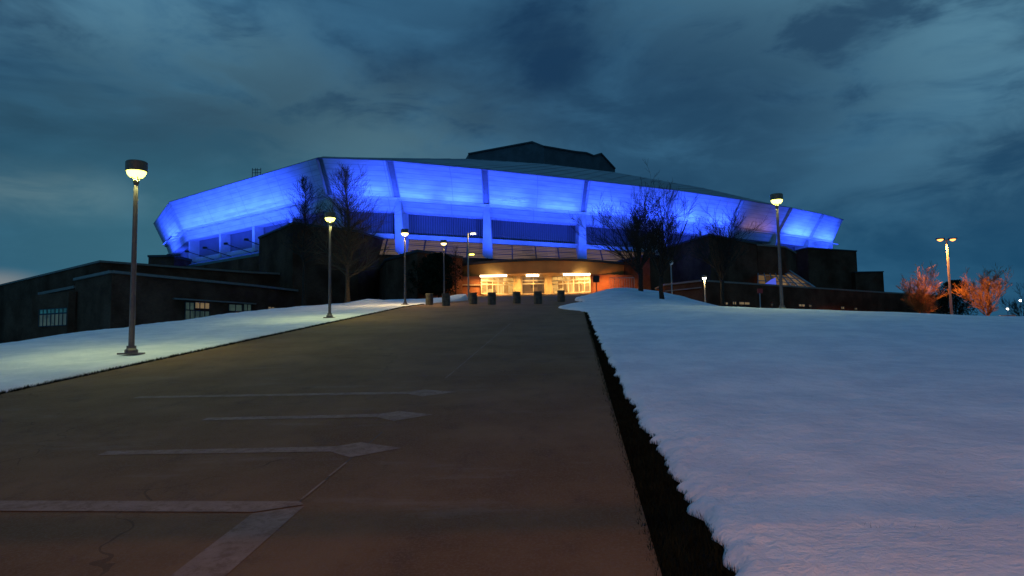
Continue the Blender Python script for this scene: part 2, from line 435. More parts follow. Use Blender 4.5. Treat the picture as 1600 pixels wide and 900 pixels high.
o = grid(us_l, wl_fixed, zl, 'snow_bank', M['snow']); tag(o, 'lamp-lit strip of snow along the left edge of the walkway', 'snow', kind='structure')
for ob in bpy.data.objects:
    if ob.type == 'MESH' and ob.data.polygons and ob.data.polygons[len(ob.data.polygons)//2].normal.z < 0:
        ob.data.flip_normals()

# pale bands and diamonds let into the walkway
def sheet(poly, dz=.004, mb=None):
    mb = mb or MB(); mb.face([(*xy(u, w), road_z(u)+dz) for u, w in poly], [(u, w) for u, w in poly]); return mb
mb = sheet([(-3, -2.60), (-3, -2.22), (5.60, -2.26), (5.42, -2.62)]); tag(mb.build('pale_band', M['band']), 'pale concrete strip running along the walkway in the left foreground', 'path marking', kind='structure')
mb = MB()
sheet([(5.62, -2.27), (5.44, -2.62), (5.42, -9.9), (5.66, -9.9), (5.70, -2.35)], .008, mb)
for uc, wl in ((7.40, -5.25), (9.13, -5.05), (10.85, -7.2)):
    sheet([(uc-.22, wl), (uc-.10, -2.66), (uc-.34, -2.36), (uc+.04, -1.92), (uc+.30, -2.46), (uc+.12, -2.68), (uc-.05, wl)], .004, mb)
tag(mb.build('cross_band', M['band']), 'pale cross bands ending in diamonds on the walkway', 'path marking', kind='structure')
mb = MB(); u = 5.75
rnd = random.Random(4)
while u < 24:
    L = rnd.uniform(.3, 1.3); 
    if rnd.random() < .93 and all(abs(u+L/2-c) > .3+L/2 for c in (7.4, 9.13, 10.85)): sheet([(u, -2.35-.012), (u, -2.35+.012), (u+L, -2.34+.010), (u+L, -2.34-.012)], .006, mb)
    u += L + rnd.uniform(.02, .3)
tag(mb.build('path_joint', M['band']), 'thin broken pale joint line running up the walkway', 'path marking', kind='structure')
mb = MB()
for k in range(1, 22):
    uu = k*1.74+.45
    if uu > 11.5: sheet([(uu, -9.9), (uu+.012, -9.9), (uu+.012, .5), (uu, .5)], .004, mb)
sheet([(5.6, -2.352), (5.6, -2.34), (42, -2.34), (42, -2.352)], .003, mb)
tag(mb.build('expansion_joint', M['joint']), 'dark narrow joints between the slabs of the walkway', 'path marking', kind='structure')

# grass between walkway and snow
rnd = random.Random(11); mb = MB()
def blade(u, w, z, h, bw, lean):
    x, y = xy(u, w); a = rnd.uniform(0, 2*PI); dx, dy = math.cos(a)*bw, math.sin(a)*bw
    lx, ly = lean*math.cos(a+1.3), lean*math.sin(a+1.3)
    mb.face([(x-dx, y-dy, z), (x+dx, y+dy, z), (x+lx, y+ly, z+h)])
for k in range(42000):
    u = 2.2 + (rnd.random()**1.7)*40; e = edge_r(u)
    w = rnd.uniform(.46, max(.60, e+.05)) if rnd.random() < .99 else .46 - abs(rnd.gauss(0, .03))
    blade(u, w, road_z(u)-.04, rnd.uniform(.035, .085), rnd.uniform(.002, .005)*(1+u*.06), rnd.uniform(.0, .06))
for k in range(16000):
    u = rnd.uniform(8, 45); w = edge_l(u) + rnd.uniform(-.03, .16)
    blade(u, w, road_z(u)-.03, rnd.uniform(.03, .09), rnd.uniform(.005, .012)*(1+u*.03), rnd.uniform(0, .05))
for du, dw in ((5.1, 2.05), (5.05, 2.3), (5.0, 2.47), (5.0, 2.95), (6.2, 2.6), (6.3, 3.1), (4.2, 2.2), (4.6, 3.3), (7.4, 1.9)):
    for k in range(7):
        bu, bw_ = du + rnd.gauss(0, .04), dw + rnd.gauss(0, .04); blade(bu, bw_, base_z(bu, bw_)+.02, rnd.uniform(.05, .085), .0022, .05)
tag(mb.build('grass', M['grass']), 'dark winter grass along both edges of the walkway', 'grass', kind='stuff')

# ------------------------------------------------------------------ arena
ZT = 27.9
top_px = [(240, 350), (265, 316)]
T = [PZ(*p, ZT).to_2d() for p in top_px]
corner = PZ(497, 247, ZT).to_2d()
c0 = T[1]
T += [c0.lerp(corner, k/4) for k in (1, 2, 3)] + [corner]
for p in ((608, 251), (757, 265), (918, 282), (1055, 297.5), (1160, 312.5), (1236, 325), (1286, 335), (1318, 343.5)): T.append(PZ(*p, ZT).to_2d())
NF = len(T)                      # stations seen from the walkway
last = T[-1]
back = [Vector((78, 172)), Vector((66, 196)), Vector((38, 212)), Vector((0, 220)), Vector((-38, 212)), Vector((-64, 192)), Vector((-76, 168))]
T += back
N = len(T)
cen = sum(T, Vector((0, 0)))/N
def offs(d, dz=0):
    out = []
    for i in range(N):
        a, b_, c = T[i-1], T[i], T[(i+1) % N]
        n1 = Vector((-(b_-a).y, (b_-a).x)).normalized(); n2 = Vector((-(c-b_).y, (c-b_).x)).normalized()
        if n1.dot(cen-b_) < 0: n1 = -n1
        if n2.dot(cen-b_) < 0: n2 = -n2
        m_ = (Vector((2, 152))-b_).normalized(); m_ = (m_ + (n1+n2).normalized()*.15).normalized(); out.append(b_ + m_*(d/max(.62, m_.dot((n1+n2).normalized()))))
    return out
ar = thing('arena', (cen.x, cen.y, 6), 'huge arena ringed by blue floodlit leaning panels under a shallow grey roof', 'arena')
lev = {'top': (0, 27.9), 'seam': (2.2, 23.2), 'seam2': (2.55, 23.05), 'low': (3.1, 21.3)}
O = {k: offs(v[0]) for k, v in lev.items()}
O['topi'] = offs(.55); O['seami'] = offs(2.6)
def p3(v, z): return Vector((v.x, v.y, z))
def lerp(a, b_, t): return a + (b_-a)*t
strip_stations = [5, 6, 7, 8, 9, 10, 11, 12, 13]
for i in range(N):
    j = (i+1) % N
    L = (T[j]-T[i]).length
    g0 = (.55/L) if i in strip_stations else 0; g1 = 1-(.55/L) if j in strip_stations else 1
    a, b_ = p3(O['top'][i], 27.9), p3(O['top'][j], 27.9); c, d = p3(O['seam'][j], 23.2), p3(O['seam'][i], 23.2)
    A, B, C, D = lerp(a, b_, g0), lerp(a, b_, g1), lerp(d, c, g1), lerp(d, c, g0)
    mb = MB(); mb.quad(D, C, B, A)
    inn = (p3(cen, 25.5) - (A+B)/2).normalized()*.55; inn.z = 0
    if g0: mb.quad(A, A+inn, D+inn, D)
    if g1 < 1: mb.quad(B, C, C+inn, B+inn)
    mb.build('upper_panel', M['fascia'], ar)
    a2, b2 = p3(O['seam2'][i], 23.05), p3(O['seam2'][j], 23.05); d2, c2 = p3(O['low'][i], 21.3), p3(O['low'][j], 21.3)
    mb = MB(); mb.quad(d2, c2, b2, a2); mb.quad(p3(O['seam'][i], 23.2), p3(O['seam'][j], 23.2), b2, a2) ; mb.build('lower_panel', M['fascia'], ar)
    mb = MB()
    ti, tj = p3(O['topi'][i], 27.95), p3(O['topi'][j], 27.95); si_, sj = p3(O['seami'][i], 23.1), p3(O['seami'][j], 23.1)
    mb.quad(si_, sj, tj, ti); mb.build('rib_backing', M['rib'], ar)
# recess wall, sill, glazing
rec = offs(4.6); sill = offs(4.0); gl0 = offs(4.4); gl1 = offs(3.3); led = offs(.8)
mbr, mbs, mbso, mbb = MB(), MB(), MB(), MB()
for i in range(N):
    j = (i+1) % N
    mbso.quad(p3(O['low'][i], 21.3), p3(rec[i], 21.3), p3(rec[j], 21.3), p3(O['low'][j], 21.3))
    mbr.quad(p3(rec[i], 17.9), p3(rec[j], 17.9), p3(rec[j], 21.3), p3(rec[i], 21.3))
    mbs.quad(p3(sill[i], 17.5), p3(sill[j], 17.5), p3(sill[j], 18.2), p3(sill[i], 18.2)); mbs.quad(p3(sill[i], 18.2), p3(sill[j], 18.2), p3(rec[j], 18.2), p3(rec[i], 18.2))
mbso.build('soffit', M['fascia'], ar); mbr.build('recessed_cladding', M['corr'], ar); mbs.build('sill_band', M['pier'], ar)
for i in range(N):
    j = (i+1) % N
    if 5 <= i <= 9:
        a, b_, c, d = p3(gl1[i], 15.0), p3(gl1[j], 15.0), p3(gl0[j], 17.5), p3(gl0[i], 17.5)
        mb = MB(); mb.quad(a, b_, c, d); wdw = mb.build('window', M['gallery_glass'], ar)
        mb = MB()
        nr = (Vector((a.x, a.y, 0)) - Vector((cen.x, cen.y, 0))).normalized()*.06
        for k in range(0, 5): mb.beam(lerp(a, b_, k/4)+nr, lerp(d, c, k/4)+nr, .16)
        for k in (0, 1/3, 2/3, 1): mb.beam(lerp(a, d, k)+nr, lerp(b_, c, k)+nr, .12)
        for k in range(1, 9): mb.beam(lerp(a, d, k/9)+nr*.5, lerp(b_, c, k/9)+nr*.5, .05)
        mb.build('mullion', M['trim'], wdw)
        mbb.quad(p3(gl1[i], 0), p3(gl1[j], 0), b_, a)
    else:
        a, b_, c, d = p3(led[i], 16.3), p3(led[j], 16.3), p3(sill[j], 17.5), p3(sill[i], 17.5)
        mb = MB(); mb.quad(a, b_, c, d); mb.quad(p3(led[i], 15.9), p3(led[j], 15.9), b_, a); mb.build('ledge_roof', M['green_metal'], ar)
        mbb.quad(p3(led[i], 0), p3(led[j], 0), p3(led[j], 15.9), p3(led[i], 15.9))
mbb.build('brick_base', M['brick_dark'], ar)
# piers
for i in range(0, NF+1):
    k = i % N
    po, pb = O['low'][k], rec[k]
    n_ = (po-pb).normalized(); tdir = Vector((-n_.y, n_.x))
    small = i < 5
    zb = 17.4 if (i < 5 or i > 10) else 15.0
    wt, wb = (.4, .5) if small else (.5, .78)
    outt = O['seam2'][k] + n_*.05; outb = pb + n_*(1.55 if not small else 1.4)
    if small: outt = pb + n_*1.5
    ring = []
    for (pp, z, hw) in ((outb, zb, wb), (outt, 22.0, wt), (outt, 22.95, wt)):
        inn = pb - n_*.3
        ring.append([p3(inn - tdir*hw, z), p3(pp - tdir*hw, z), p3(pp + tdir*hw, z), p3(inn + tdir*hw, z)])
    mb = MB()
    for q in range(2):
        for s_ in range(4): mb.quad(ring[q][s_], ring[q][(s_+1) % 4], ring[q+1][(s_+1) % 4], ring[q+1][s_])
    mb.face(ring[0]); mb.face(ring[2][::-1]); mb.build('pier', M['pier'], ar)
# coping
mb = MB(); co_ = offs(-.05); ci_ = offs(.9)
for i in range(N):
    j = (i+1) % N
    mb.quad(p3(co_[i], 27.9), p3(co_[j], 27.9), p3(co_[j], 28.0), p3(co_[i], 28.0)); mb.quad(p3(co_[i], 28.0), p3(co_[j], 28.0), p3(ci_[j], 28.3), p3(ci_[i], 28.3))
    mb.quad(p3(O['topi'][i], 27.9), p3(O['topi'][j], 27.9), p3(co_[j], 27.9), p3(co_[i], 27.9))
mb.build('coping', M['coping'], ar)
# roof: outer slope up to an inner ring, then a shallow cap
ZI = 38.6
inner_px = [(545, 246.5), (735, 248.5), (850, 256), (960, 269), (1100, 294)]
inn = [PZ(*p, ZI).to_2d() for p in inner_px]
inner = []
for i in range(N):
    pt = ci_[i]
    if 5 <= i <= 9: inner.append(inn[i-5])
    else:
        inner.append({0: Vector((-46, 172)), 1: Vector((-48, 162)), 2: Vector((-46, 155)), 3: Vector((-43, 147)), 4: Vector((-38, 139)), 10: Vector((62, 175)), 11: Vector((63, 180)), 12: Vector((62, 184)), 13: Vector((60, 188))}.get(i, cen.lerp(pt, .5)))
mb = MB()
for i in range(N):
    j = (i+1) % N
    mb.quad(p3(ci_[i], 28.3), p3(ci_[j], 28.3), p3(inner[j], ZI), p3(inner[i], ZI))
    mb.face([p3(inner[i], ZI), p3(inner[j], ZI), p3(cen, ZI+.8)])
roof = mb.build('roof', M['roof'], ar)
mb = MB()   # seams of the roof
for i in range(4, 13):
    for k in range(6):
        a = lerp(p3(ci_[i], 28.34), p3(ci_[i+1], 28.34), k/6); b_ = lerp(p3(inner[i], ZI+.04), p3(inner[i+1], ZI+.04), k/6); mb.beam(a, b_, .07, .06)
mb.build('roof_seam', M['rib'], roof)
# mechanical house on the roof
fr_ = [P(732, 247, 152), P(792, 248, 146), P(850, 251, 142), P(905, 261, 150), P(956, 269, 158)]
tp_ = [P(732, 240.5, 152), P(832, 222, 144.5), P(850, 229, 142.5), P(897, 237, 149), P(916, 239, 152), P(927, 243.5, 154), P(939, 240, 156), P(961, 264, 158)]
mb = MB()
bz = min(p.z for p in fr_) - 1
fl = [tp_[0], tp_[1], tp_[2], tp_[3], tp_[4], tp_[5], tp_[6], tp_[7]]
fb = [Vector((p.x, p.y, bz-1)) for p in fl]
dpt = Vector((-6, 26, 0))
for q in range(7):
    mb.quad(fb[q], fb[q+1], fl[q+1], fl[q]); mb.quad(fl[q], fl[q+1], fl[q+1]+dpt, fl[q]+dpt)
mb.quad(fb[0]+dpt, fb[0], fl[0], fl[0]+dpt); mb.quad(fb[7], fb[7]+dpt, fl[7]+dpt, fl[7])
mb.face([p+dpt for p in fl] + [p+dpt for p in fb[::-1]])
pent = mb.build('penthouse', M['house'], ar)
mb = MB()
for q in range(7): mb.beam(fl[q]+Vector((0, -.15, 0)), fl[q+1]+Vector((0, -.15, 0)), .35, .3)
mb.build('penthouse_trim', M['trim'], pent)
a_ = P(399, 270, 112)
mb = MB()
for dx in (-.5, 0, .3, .9): mb.beam(a_+Vector((dx, 0, -1)), a_+Vector((dx, 0, .8)), .08)
mb.beam(a_+Vector((-.5, 0, .5)), a_+Vector((.9, 0, .5)), .1); mb.beam(a_+Vector((-.5, 0, 0)), a_+Vector((.9, 0, 0)), .08)
mb.build('roof_antenna', M['trim'], ar)
# floodlights of the arena
BLUE = (.026, .078, 1.0)
out_l = offs(-3.0)
def flood(i, t_, power, z=15.9, off=None, tz=24.6, vis=True):
    j = (i+1) % N
    base2 = lerp(out_l[i], out_l[j], t_) if off is None else lerp(off[i], off[j], t_)
    tgt = p3(lerp(O['seam'][i], O['seam'][j], t_), tz)
    p = p3(base2, z)
    light('flood_beam', 'SPOT', p, BLUE, power, ar, size=.35, target=tgt, cone=112, blend=.8)
    d_ = (tgt-p).normalized()
    mb = MB(); inn_ = p3(lerp(led[i], led[j], t_), 16.5) if i < 4 else p - Vector((0, 0, 1.6))
    mb.box(p - d_*.45, (.5, .4, .3)); mb.beam(p - d_*.5, inn_, .1); mb.build('floodlight', M['trim'], ar)
def strip_light(i, t0, t1, power, color=None):
    """linear flood trough on short arms just outside the seam between upper and lower panels"""
    j = (i+1) % N; hf = offs(.8)
    a, b_ = p3(lerp(hf[i], hf[j], t0), 22.35), p3(lerp(hf[i], hf[j], t1), 22.35); m_ = (a+b_)/2; L = (b_-a).length
    tt = (t0+t1)/2; tgt = p3(lerp(O['top'][i], O['top'][j], tt), 27.9); tgt = lerp(tgt, p3(lerp(O['seam'][i], O['seam'][j], tt), 23.2), .35)
    lo = light('flood_strip', 'AREA', m_+Vector((0, 0, .12)), color or BLUE, power*L, ar, size=L, sy=.25)
    z_ = -(tgt-m_).normalized(); x_ = (b_-a).normalized(); x_ = (x_ - z_*x_.dot(z_)).normalized(); y_ = z_.cross(x_)
    lo.rotation_euler = Matrix((x_, y_, z_)).transposed().to_euler()
    mb = MB(); mb.beam(a, b_, .22, .12)
    for t_ in (.1, .5, .9):
        q_ = lerp(a, b_, t_); w_ = p3(lerp(O['seam2'][i], O['seam2'][j], lerp(t0, t1, t_)), 22.8); mb.beam(q_, w_, .07)
    mb.build('floodlight_trough', M['pier'], ar)
PW = 9500
for i in range(0, 13):
    if i in (10,): continue
    n_ = 1 if i in (0, 12, 11) else 2
    for k in range(n_):
        t0, t1 = (k+.13)/n_, (k+.87)/n_
        if i == 0: t0 = .42
        kk = {4: (.6, .0), 5: (.3, 1.0), 9: (1, .75), 3: (1, .9), 12: (.8, .8)}.get(i, (1, 1))[k]
        if kk: strip_light(i, t0, t1, 104*kk*{11: 1.5, 12: 1.6, 8: 1.1, 9: 1.15}.get(i, 1))
strip_light(10, .2, .8, 4.5, (1, .45, .65))  # dim strip added on the unlit bay, standing in for sodium spill
for i, ts in {0: (.45,), 1: (.2, .75), 2: (.3, .8), 3: (.35, .85), 5: (.8,), 6: (.25, .75), 7: (.25, .75), 8: (.25, .75), 9: (.2, .7), 11: (.35, .75), 12: (.5,)}.items():
    for t_ in ts: flood(i, t_, .72*PW*(.8 if len(ts) > 1 else 1.1)*{6: 1.25, 7: 1.25, 8: 1.25, 4: .35, 5: .55, 11: .5, 12: .4, 9: .9}.get(i, 1), z={6: 13.6, 7: 13.6, 8: 13.6, 4: 17.9, 5: 17.9, 9: 17.6, 11: 19.8, 12: 19.8}.get(i, 17.9))

# ------------------------------------------------------------------ entrance pavilion
en = thing('entrance_pavilion', P(830, 458, 88), 'warmly lit glass entrance under a curved tan canopy at the top of the walkway', 'entrance')
gzv = road_z(88)
def arc(xa, xb, ya, bulge, n=24):
    out = []
    for k in range(n+1):
        t_ = k/n; out.append(Vector((xa+(xb-xa)*t_, ya - bulge*(1-(2*t_-1)**2))))
    return out
X0, X1 = P(690, 420, 92).x, P(985, 420, 92).x
outer = arc(X0, X1, 91.5, 7.5)
zb_, zt_ = 1.9+8.75, 1.9+10.25
mb = MB(); d = 0
for k in range(24):
    a, b_ = outer[k], outer[k+1]; L = (b_-a).length
    a2, b2 = a+Vector((0, .25)), b_+Vector((0, .25))
    mb.face((p3(a2, zb_), p3(b2, zb_), p3(b_, zt_), p3(a, zt_)), ((d, 0), (d+L, 0), (d+L, 1.5), (d, 1.5))); d += L
mb.build('canopy_fascia', M['canopy'], en, smooth=True)
mb = MB(); inner_a = arc(X0, X1, 97, 0)
for k in range(24):
    a, b_ = outer[k]+Vector((0, -.2)), outer[k+1]+Vector((0, -.2))
    mb.quad(p3(a, zt_), p3(b_, zt_), p3(b_, zt_+.3), p3(a, zt_+.3)); mb.quad(p3(a, zt_+.3), p3(b_, zt_+.3), p3(inner_a[k+1], zt_+.9), p3(inner_a[k], zt_+.9))
mb.build('canopy_roof', M['tar_roof'], en)
mb = MB()
for k in range(24):
    a, b_ = outer[k]+Vector((0, .25)), outer[k+1]+Vector((0, .25)); mb.quad(p3(a, zb_), p3(inner_a[k], zb_), p3(inner_a[k+1], zb_), p3(b_, zb_))
mb.build('canopy_soffit', M['soffit'], en)
# columns
YC = 87.0
for (xa, xb) in ((802, 815), (851, 863)):
    pa, pb = P(xa, 440, YC), P(xb, 440, YC); mb = MB(); cx_ = (pa.x+pb.x)/2; r_ = (pb.x-pa.x)/2
    mb.lathe([(r_*1.1, gzv-.3), (r_*1.1, gzv+.25), (r_, gzv+.3), (r_, zb_-.02)], 20, (cx_, YC+r_, 0)); mb.build('column', M['column'], en, smooth=False)
# glazing bays: (x0,y0)-(x1,y1) in plan
def bay(pa, pb, nm, ndiv, glass, transom=(.70, .86)):
    a, b_ = Vector((pa[0], pa[1], gzv)), Vector((pb[0], pb[1], gzv)); H = zb_-gzv-.03; up = Vector((0, 0, H))
    mb = MB(); mb.quad(a, b_, b_+up, a+up); gpane = mb.build(nm, glass, en)
    mb = MB(); fo = Vector((0, -.06, 0))
    for k in range(ndiv+1): mb.beam(lerp(a, b_, k/ndiv)+fo, lerp(a, b_, k/ndiv)+up+fo, .13 if k in (0, ndiv) else .09)
    for h_ in (0.02,)+transom+(.98,): mb.beam(a+up*h_+fo, b_+up*h_+fo, .12, .14)
    mb.build('frame', M['frame'], gpane); return a, b_
cL, cR = P(815.5, 440, 88.2).x, P(851, 440, 88.2).x
bay((cL, 88.4), (cR, 88.4), 'entrance_door', 2, M['door_glass'], (.60, .78))
lL = P(752, 440, 86.2).x
bay((lL, 86.4), (cL-1.0, 88.6), 'glazed_screen', 6, M['lobby_glass'], (.55, .74))
rR = P(922, 440, 86.2).x
bay((cR+1.0, 88.6), (rR, 86.4), 'glazed_screen', 7, M['lobby_glass'], (.55, .74))
# brick side walls
def wallseg(pts, z0, z1, th, nm, m_, par):
    mb = MB()
    for a, b_ in zip(pts[:-1], pts[1:]):
        n_ = Vector((-(b_[1]-a[1]), b_[0]-a[0])).normalized()*th
        mb.prism([a, b_, (b_[0]+n_.x, b_[1]+n_.y), (a[0]+n_.x, a[1]+n_.y)], z0, z1)
    return mb.build(nm, m_, par)
xa = P(655, 440, 86).x; xb = P(990, 440, 88).x
wallseg([(xa, 84.5), (lL-.1, 86.5)], gzv-2, zb_-.05, .5, 'brick_side_wall', M['brick_orange'], en)
wallseg([(rR+.1, 86.5), (xb, 88)], gzv-2, zb_-.05, .5, 'brick_side_wall', M['brick_orange'], en)
mb = MB(); mb.beam((xa, 84.3, gzv+1.15), (lL-.1, 86.35, gzv+1.15), .25, .16); mb.build('stone_band', M['stone'], en)
for px0 in (700, 955):  # added spots without fixtures, brightening the brick side walls
    pp = P(px0, 440, 85.6); light('wall_fill', 'SPOT', (pp.x, 84.6, zb_-.9), (1, .34, .06), 800, en, size=.2, target=(pp.x, 87, gzv), cone=130, blend=.8)
# fixtures in the canopy
for (px0, px1, y_) in ((750, 792, 85.2), (822, 842, 85.6), (880, 922, 85.2)):
    x0, x1 = P(px0, 428, y_).x, P(px1, 428, y_).x
    mb = MB(); mb.box(((x0+x1)/2, y_, zb_-.16), (x1-x0, .35, .22)); mb.build('soffit_lamp', M['lens'], en)
    light('soffit_glow', 'AREA', ((x0+x1)/2, y_, zb_-.32), (1, .50, .12), 560*(x1-x0)/3.0, en, size=x1-x0, sy=.4, target=((x0+x1)/2, y_+.2, 0))
for px0 in (715, 760, 830, 900, 950):  # spots with no fixture, added to light the canopy front
    pp = P(px0, 458, 80); light('canopy_fill', 'SPOT', (pp.x, 80.5, gz(pp.x, 80)+.4), (1, .40, .06), 120, en, size=.3, target=(pp.x, 85, zt_-.4), cone=80, blend=.8)

# ------------------------------------------------------------------ brick blocks around the arena
def block(nm, label, pts, ztop, coping=True, z0=-1, cat='building', matl='brick_dark', ch=.35, cm='stone'):
    loc = Vector((pts[0][0], pts[0][1], 3)); o = thing(nm, loc, label, cat)
    mb = MB(); mb.prism(pts, z0, ztop); mb.build('wall', M[matl], o)
    mb = MB()
    c = sum((Vector(p[:2]) for p in pts), Vector((0, 0)))/len(pts)
    mb2 = [tuple(Vector(p[:2]) + (Vector(p[:2])-c).normalized()*.18) for p in pts]
    mb.prism(mb2, ztop+.003, ztop+ch); mb.build('coping', M[cm], o)
    return o
def q(px, py, z): v = PZ(px, py, z); return (v.x, v.y)
# left: the long two tier wing
zU = 1.9+9.5; zL = 1.9+7.1
Uc, Ul, Um, Ur = q(157, 410, zU), q(0, 447, zU), q(390, 427, zU), q(515, 433, zU)
Ull = (Ul[0]-(Uc[0]-Ul[0])*.35, Ul[1]+(Ul[1]-Uc[1])*.35)
wing = block('brick_wing', 'long low brick wing with two pale stone bands behind the left snow bank', [Uc, Um, Ur, (Ur[0]-2, 112), (-62, 118), Ull], zU, ch=.22)
Lc, Lm, Lr = q(175, 425, zL), q(400, 447, zL), q(600, 470, zL)
Ll = q(118, 437, zL)
mb = MB(); mb.prism([Lc, Lm, Lr, (Lr[0]-3, Lr[1]+3), (Um[0]+1, Um[1]+2), (Uc[0]+1, Uc[1]+4), Ll], -1, zL); mb.build('lower_wall', M['brick_dark'], wing)
mb = MB()
for a, b_ in ((Ll, Lc), (Lc, Lm), (Lm, Lr)): mb.beam((*a, zL+.02), (*b_, zL+.02), .45, .24)
mb.build('stone_band', M['stone'], wing)
mb = MB(); a, b_ = P(62, 459.5, Ll[1]+3), P(118, 448.5, Ll[1]+1.2); mb.beam(a, b_, .4, .28); mb.build('stone_band', M['stone'], wing)
# front part of the wing's left side, under the short bands
wl = [Ll, (a.x+.2, a.y+.3), (a.x-9, a.y+7), (a.x-9, a.y+16), (Uc[0], Uc[1]+3)]
mb = MB(); mb.prism([(b_.x+.5, b_.y+.5), (a.x, a.y+.35), (a.x-8, a.y+6), (a.x-4, a.y+14), (Uc[0]-2, Uc[1]+6)], -1, a.z-.3); mb.build('lower_wall', M['brick_dark'], wing)
def wall_point(A, B, px, off=.08):
    """where the view column px meets the wall line A-B, a little proud of it"""
    d_ = ray(px, 460); A, B = Vector(A), Vector(B); e = B-A
    # A + s e = t d
    den = e.x*d_.y - e.y*d_.x; s_ = (A.y*d_.x - A.x*d_.y)/den
    pnt = A + e*s_; n_ = Vector((e.y, -e.x)).normalized()
    if n_.dot(-pnt) < 0: n_ = -n_
    return pnt + n_*off
def wall_window(par, A, B, px0, px1, py0, py1, glass, nx=4, ny=2, nm='window', fm='trim'):
    a, b_ = wall_point(A, B, px0), wall_point(A, B, px1)
    z1 = P(px0, py0, a.y).z; z0 = P(px0, py1, a.y).z
    a0, b0, b1, a1 = p3(a, z0), p3(b_, z0), p3(b_, z1), p3(a, z1)
    mb = MB(); mb.quad(a0, b0, b1, a1); g_ = mb.build(nm, M[glass], par)
    mb = MB(); n_ = Vector((-a.x, -a.y, 0)).normalized()*.05
    for k in range(nx+1): mb.beam(lerp(a0, b0, k/nx)+n_, lerp(a1, b1, k/nx)+n_, .08)
    for k in range(ny+1): mb.beam(lerp(a0, a1, k/ny)+n_, lerp(b0, b1, k/ny)+n_, .08)
    mb.build('frame', M[fm], g_); return g_
wall_window(wing, Lc, Lm, 289, 303, 472, 484, 'office_glass', 2, 1)
wall_window(wing, Lc, Lm, 304, 327, 472, 482, 'office_lit', 3, 1)
wall_window(wing, Lc, Lm, 289, 327, 484.5, 506, 'office_glass', 5, 1)
wall_window(wing, Lm, Lr, 401, 401.1, 480, 490, 'office_glass', 1, 1) if False else None
wall_window(wing, Lc, Lm, 357, 378, 475, 486, 'office_glass', 2, 1)
wall_window(wing, Lc, Lm, 380, 392, 475, 486, 'office_glass', 2, 1)
wall_window(wing, Lc, Lm, 367, 390, 487, 497, 'office_lit', 3, 1)
wall_window(wing, Lm, Lr, 418, 429, 479, 492, 'office_lit', 2, 1)
wall_window(wing, Lm, Lr, 434, 447, 481, 492, 'office_glass', 2, 1)
LA, LB = (a.x-.0, a.y+.35), (Ll[0], Ll[1]+1)
LA = (P(50, 470, 70).x, 70); LB = (P(118, 470, 66.5).x, 66.5)
wallseg([LA, LB, Ll], -1, P(62, 461, 70).z, .6, 'lower_wall', M['brick_dark'], wing)
wall_window(wing, LA, LB, 64, 107, 484, 491, 'blue_office', 7, 1)
wall_window(wing, LA, LB, 64, 107, 492, 510, 'office_glass', 7, 1)
wall_window(wing, LB, Ll, 145, 158, 470, 480, 'dark_glass', 2, 1) if False else None
mb = MB(); a, b_ = wall_point(Lc, Lm, 270), wall_point(Lc, Lm, 398); zz = P(300, 466, a.y).z
mb.beam(p3(a, zz), p3(b_, zz), .35, .14); mb.build('window_lintel', M['stone'], wing)
# small dark roof box left of the arena
block('roof_plant_box', 'small dark box on the roof at the arena\'s far left corner', [(P(232, 402, 112).x, 112), (P(272, 402, 112).x, 112), (P(272, 402, 112).x, 118), (P(232, 402, 112).x, 118)], P(232, 402, 112).z, cm='trim', cat='roof box')
# dark stair block left of centre
z1_ = 1.9+15.4
bl = block('brick_stair_block', 'dark angular brick block rising in front of the arena behind the conical tree', [q(405, 373, z1_), q(458, 350, z1_), q(560, 363, z1_), q(602, 376, z1_), (-14, 112), (-32, 112)], z1_, cm='trim', ch=.25)
b2 = block('brick_corner_block', 'red brick corner block with a lit edge left of the entrance', [q(603, 408, 12.6), q(652, 394, 12.6), q(722, 404, 12.6), (-7, 97), (-19, 97)], 12.6, cm='trim', ch=.3)
# right blocks
zr1 = 1.9+15.0
block('brick_stair_block', 'dark angular brick block below the arena panels behind the spreading trees on the right', [q(1030, 392, zr1), q(1108, 368, zr1), q(1192, 384, zr1), (44, 118), (26, 118)], zr1, cm='trim', ch=.25)
block('brick_corner_block', 'dark brick block right of the entrance behind the bare trees', [q(978, 408, 12.6), q(1015, 400, 12.6), q(1050, 407, 12.6), (23, 104), (12, 100)], 12.6, cm='trim', ch=.3)
zw = 1.9+14.8
nb = block('brick_tower_block', 'narrow brick block with a pale top edge beside the sloped skylight', [q(1183, 384, zw), q(1226, 387, zw), q(1243, 396, zw), (47, 125), (41, 122)], zw, ch=.25)
zz1 = 1.9+17
r1 = block('brick_end_wing', 'tall dark brick wing at the right end below the last blue panels', [q(1226, 397, zz1), q(1262, 388, zz1), q(1338, 393, zz1), (72, 150), (58, 150)], zz1, cm='trim', ch=.2)
zz2 = P(1338, 426, 131).z
xr0, xr1 = P(1336, 426, 131).x, P(1380, 426, 131).x
block('brick_end_step', 'lower brick step beside the tall wing at the far right end', [(xr0, 131), (xr1, 131), (xr1+2, 145), (xr0, 145)], zz2, cm='trim', ch=.2)
zlw = 1.9+6.5
A1, A2, A3 = q(1098, 437, zlw+.2), q(1380, 458, zlw), q(1480, 463, zlw)
lw = block('brick_terrace_wall', 'long low brick terrace wall running right behind the snow ridge', [q(1040, 445, zlw+.1), A1, A2, A3, (A3[0], A3[1]+8), (A2[0], A2[1]+8), (A1[0]+2, A1[1]+9), (18, 92)], zlw, ch=.2)
mb = MB(); pa, pb = wall_point(q(1040, 445, zlw+.1), A1, 1041), wall_point(q(1040, 445, zlw+.1), A1, 1097); zz = P(1040, 455, pa.y).z
mb.beam(p3(pa, zz), p3(pb, zz), .25, .12); mb.build('stone_band', M['stone'], lw)
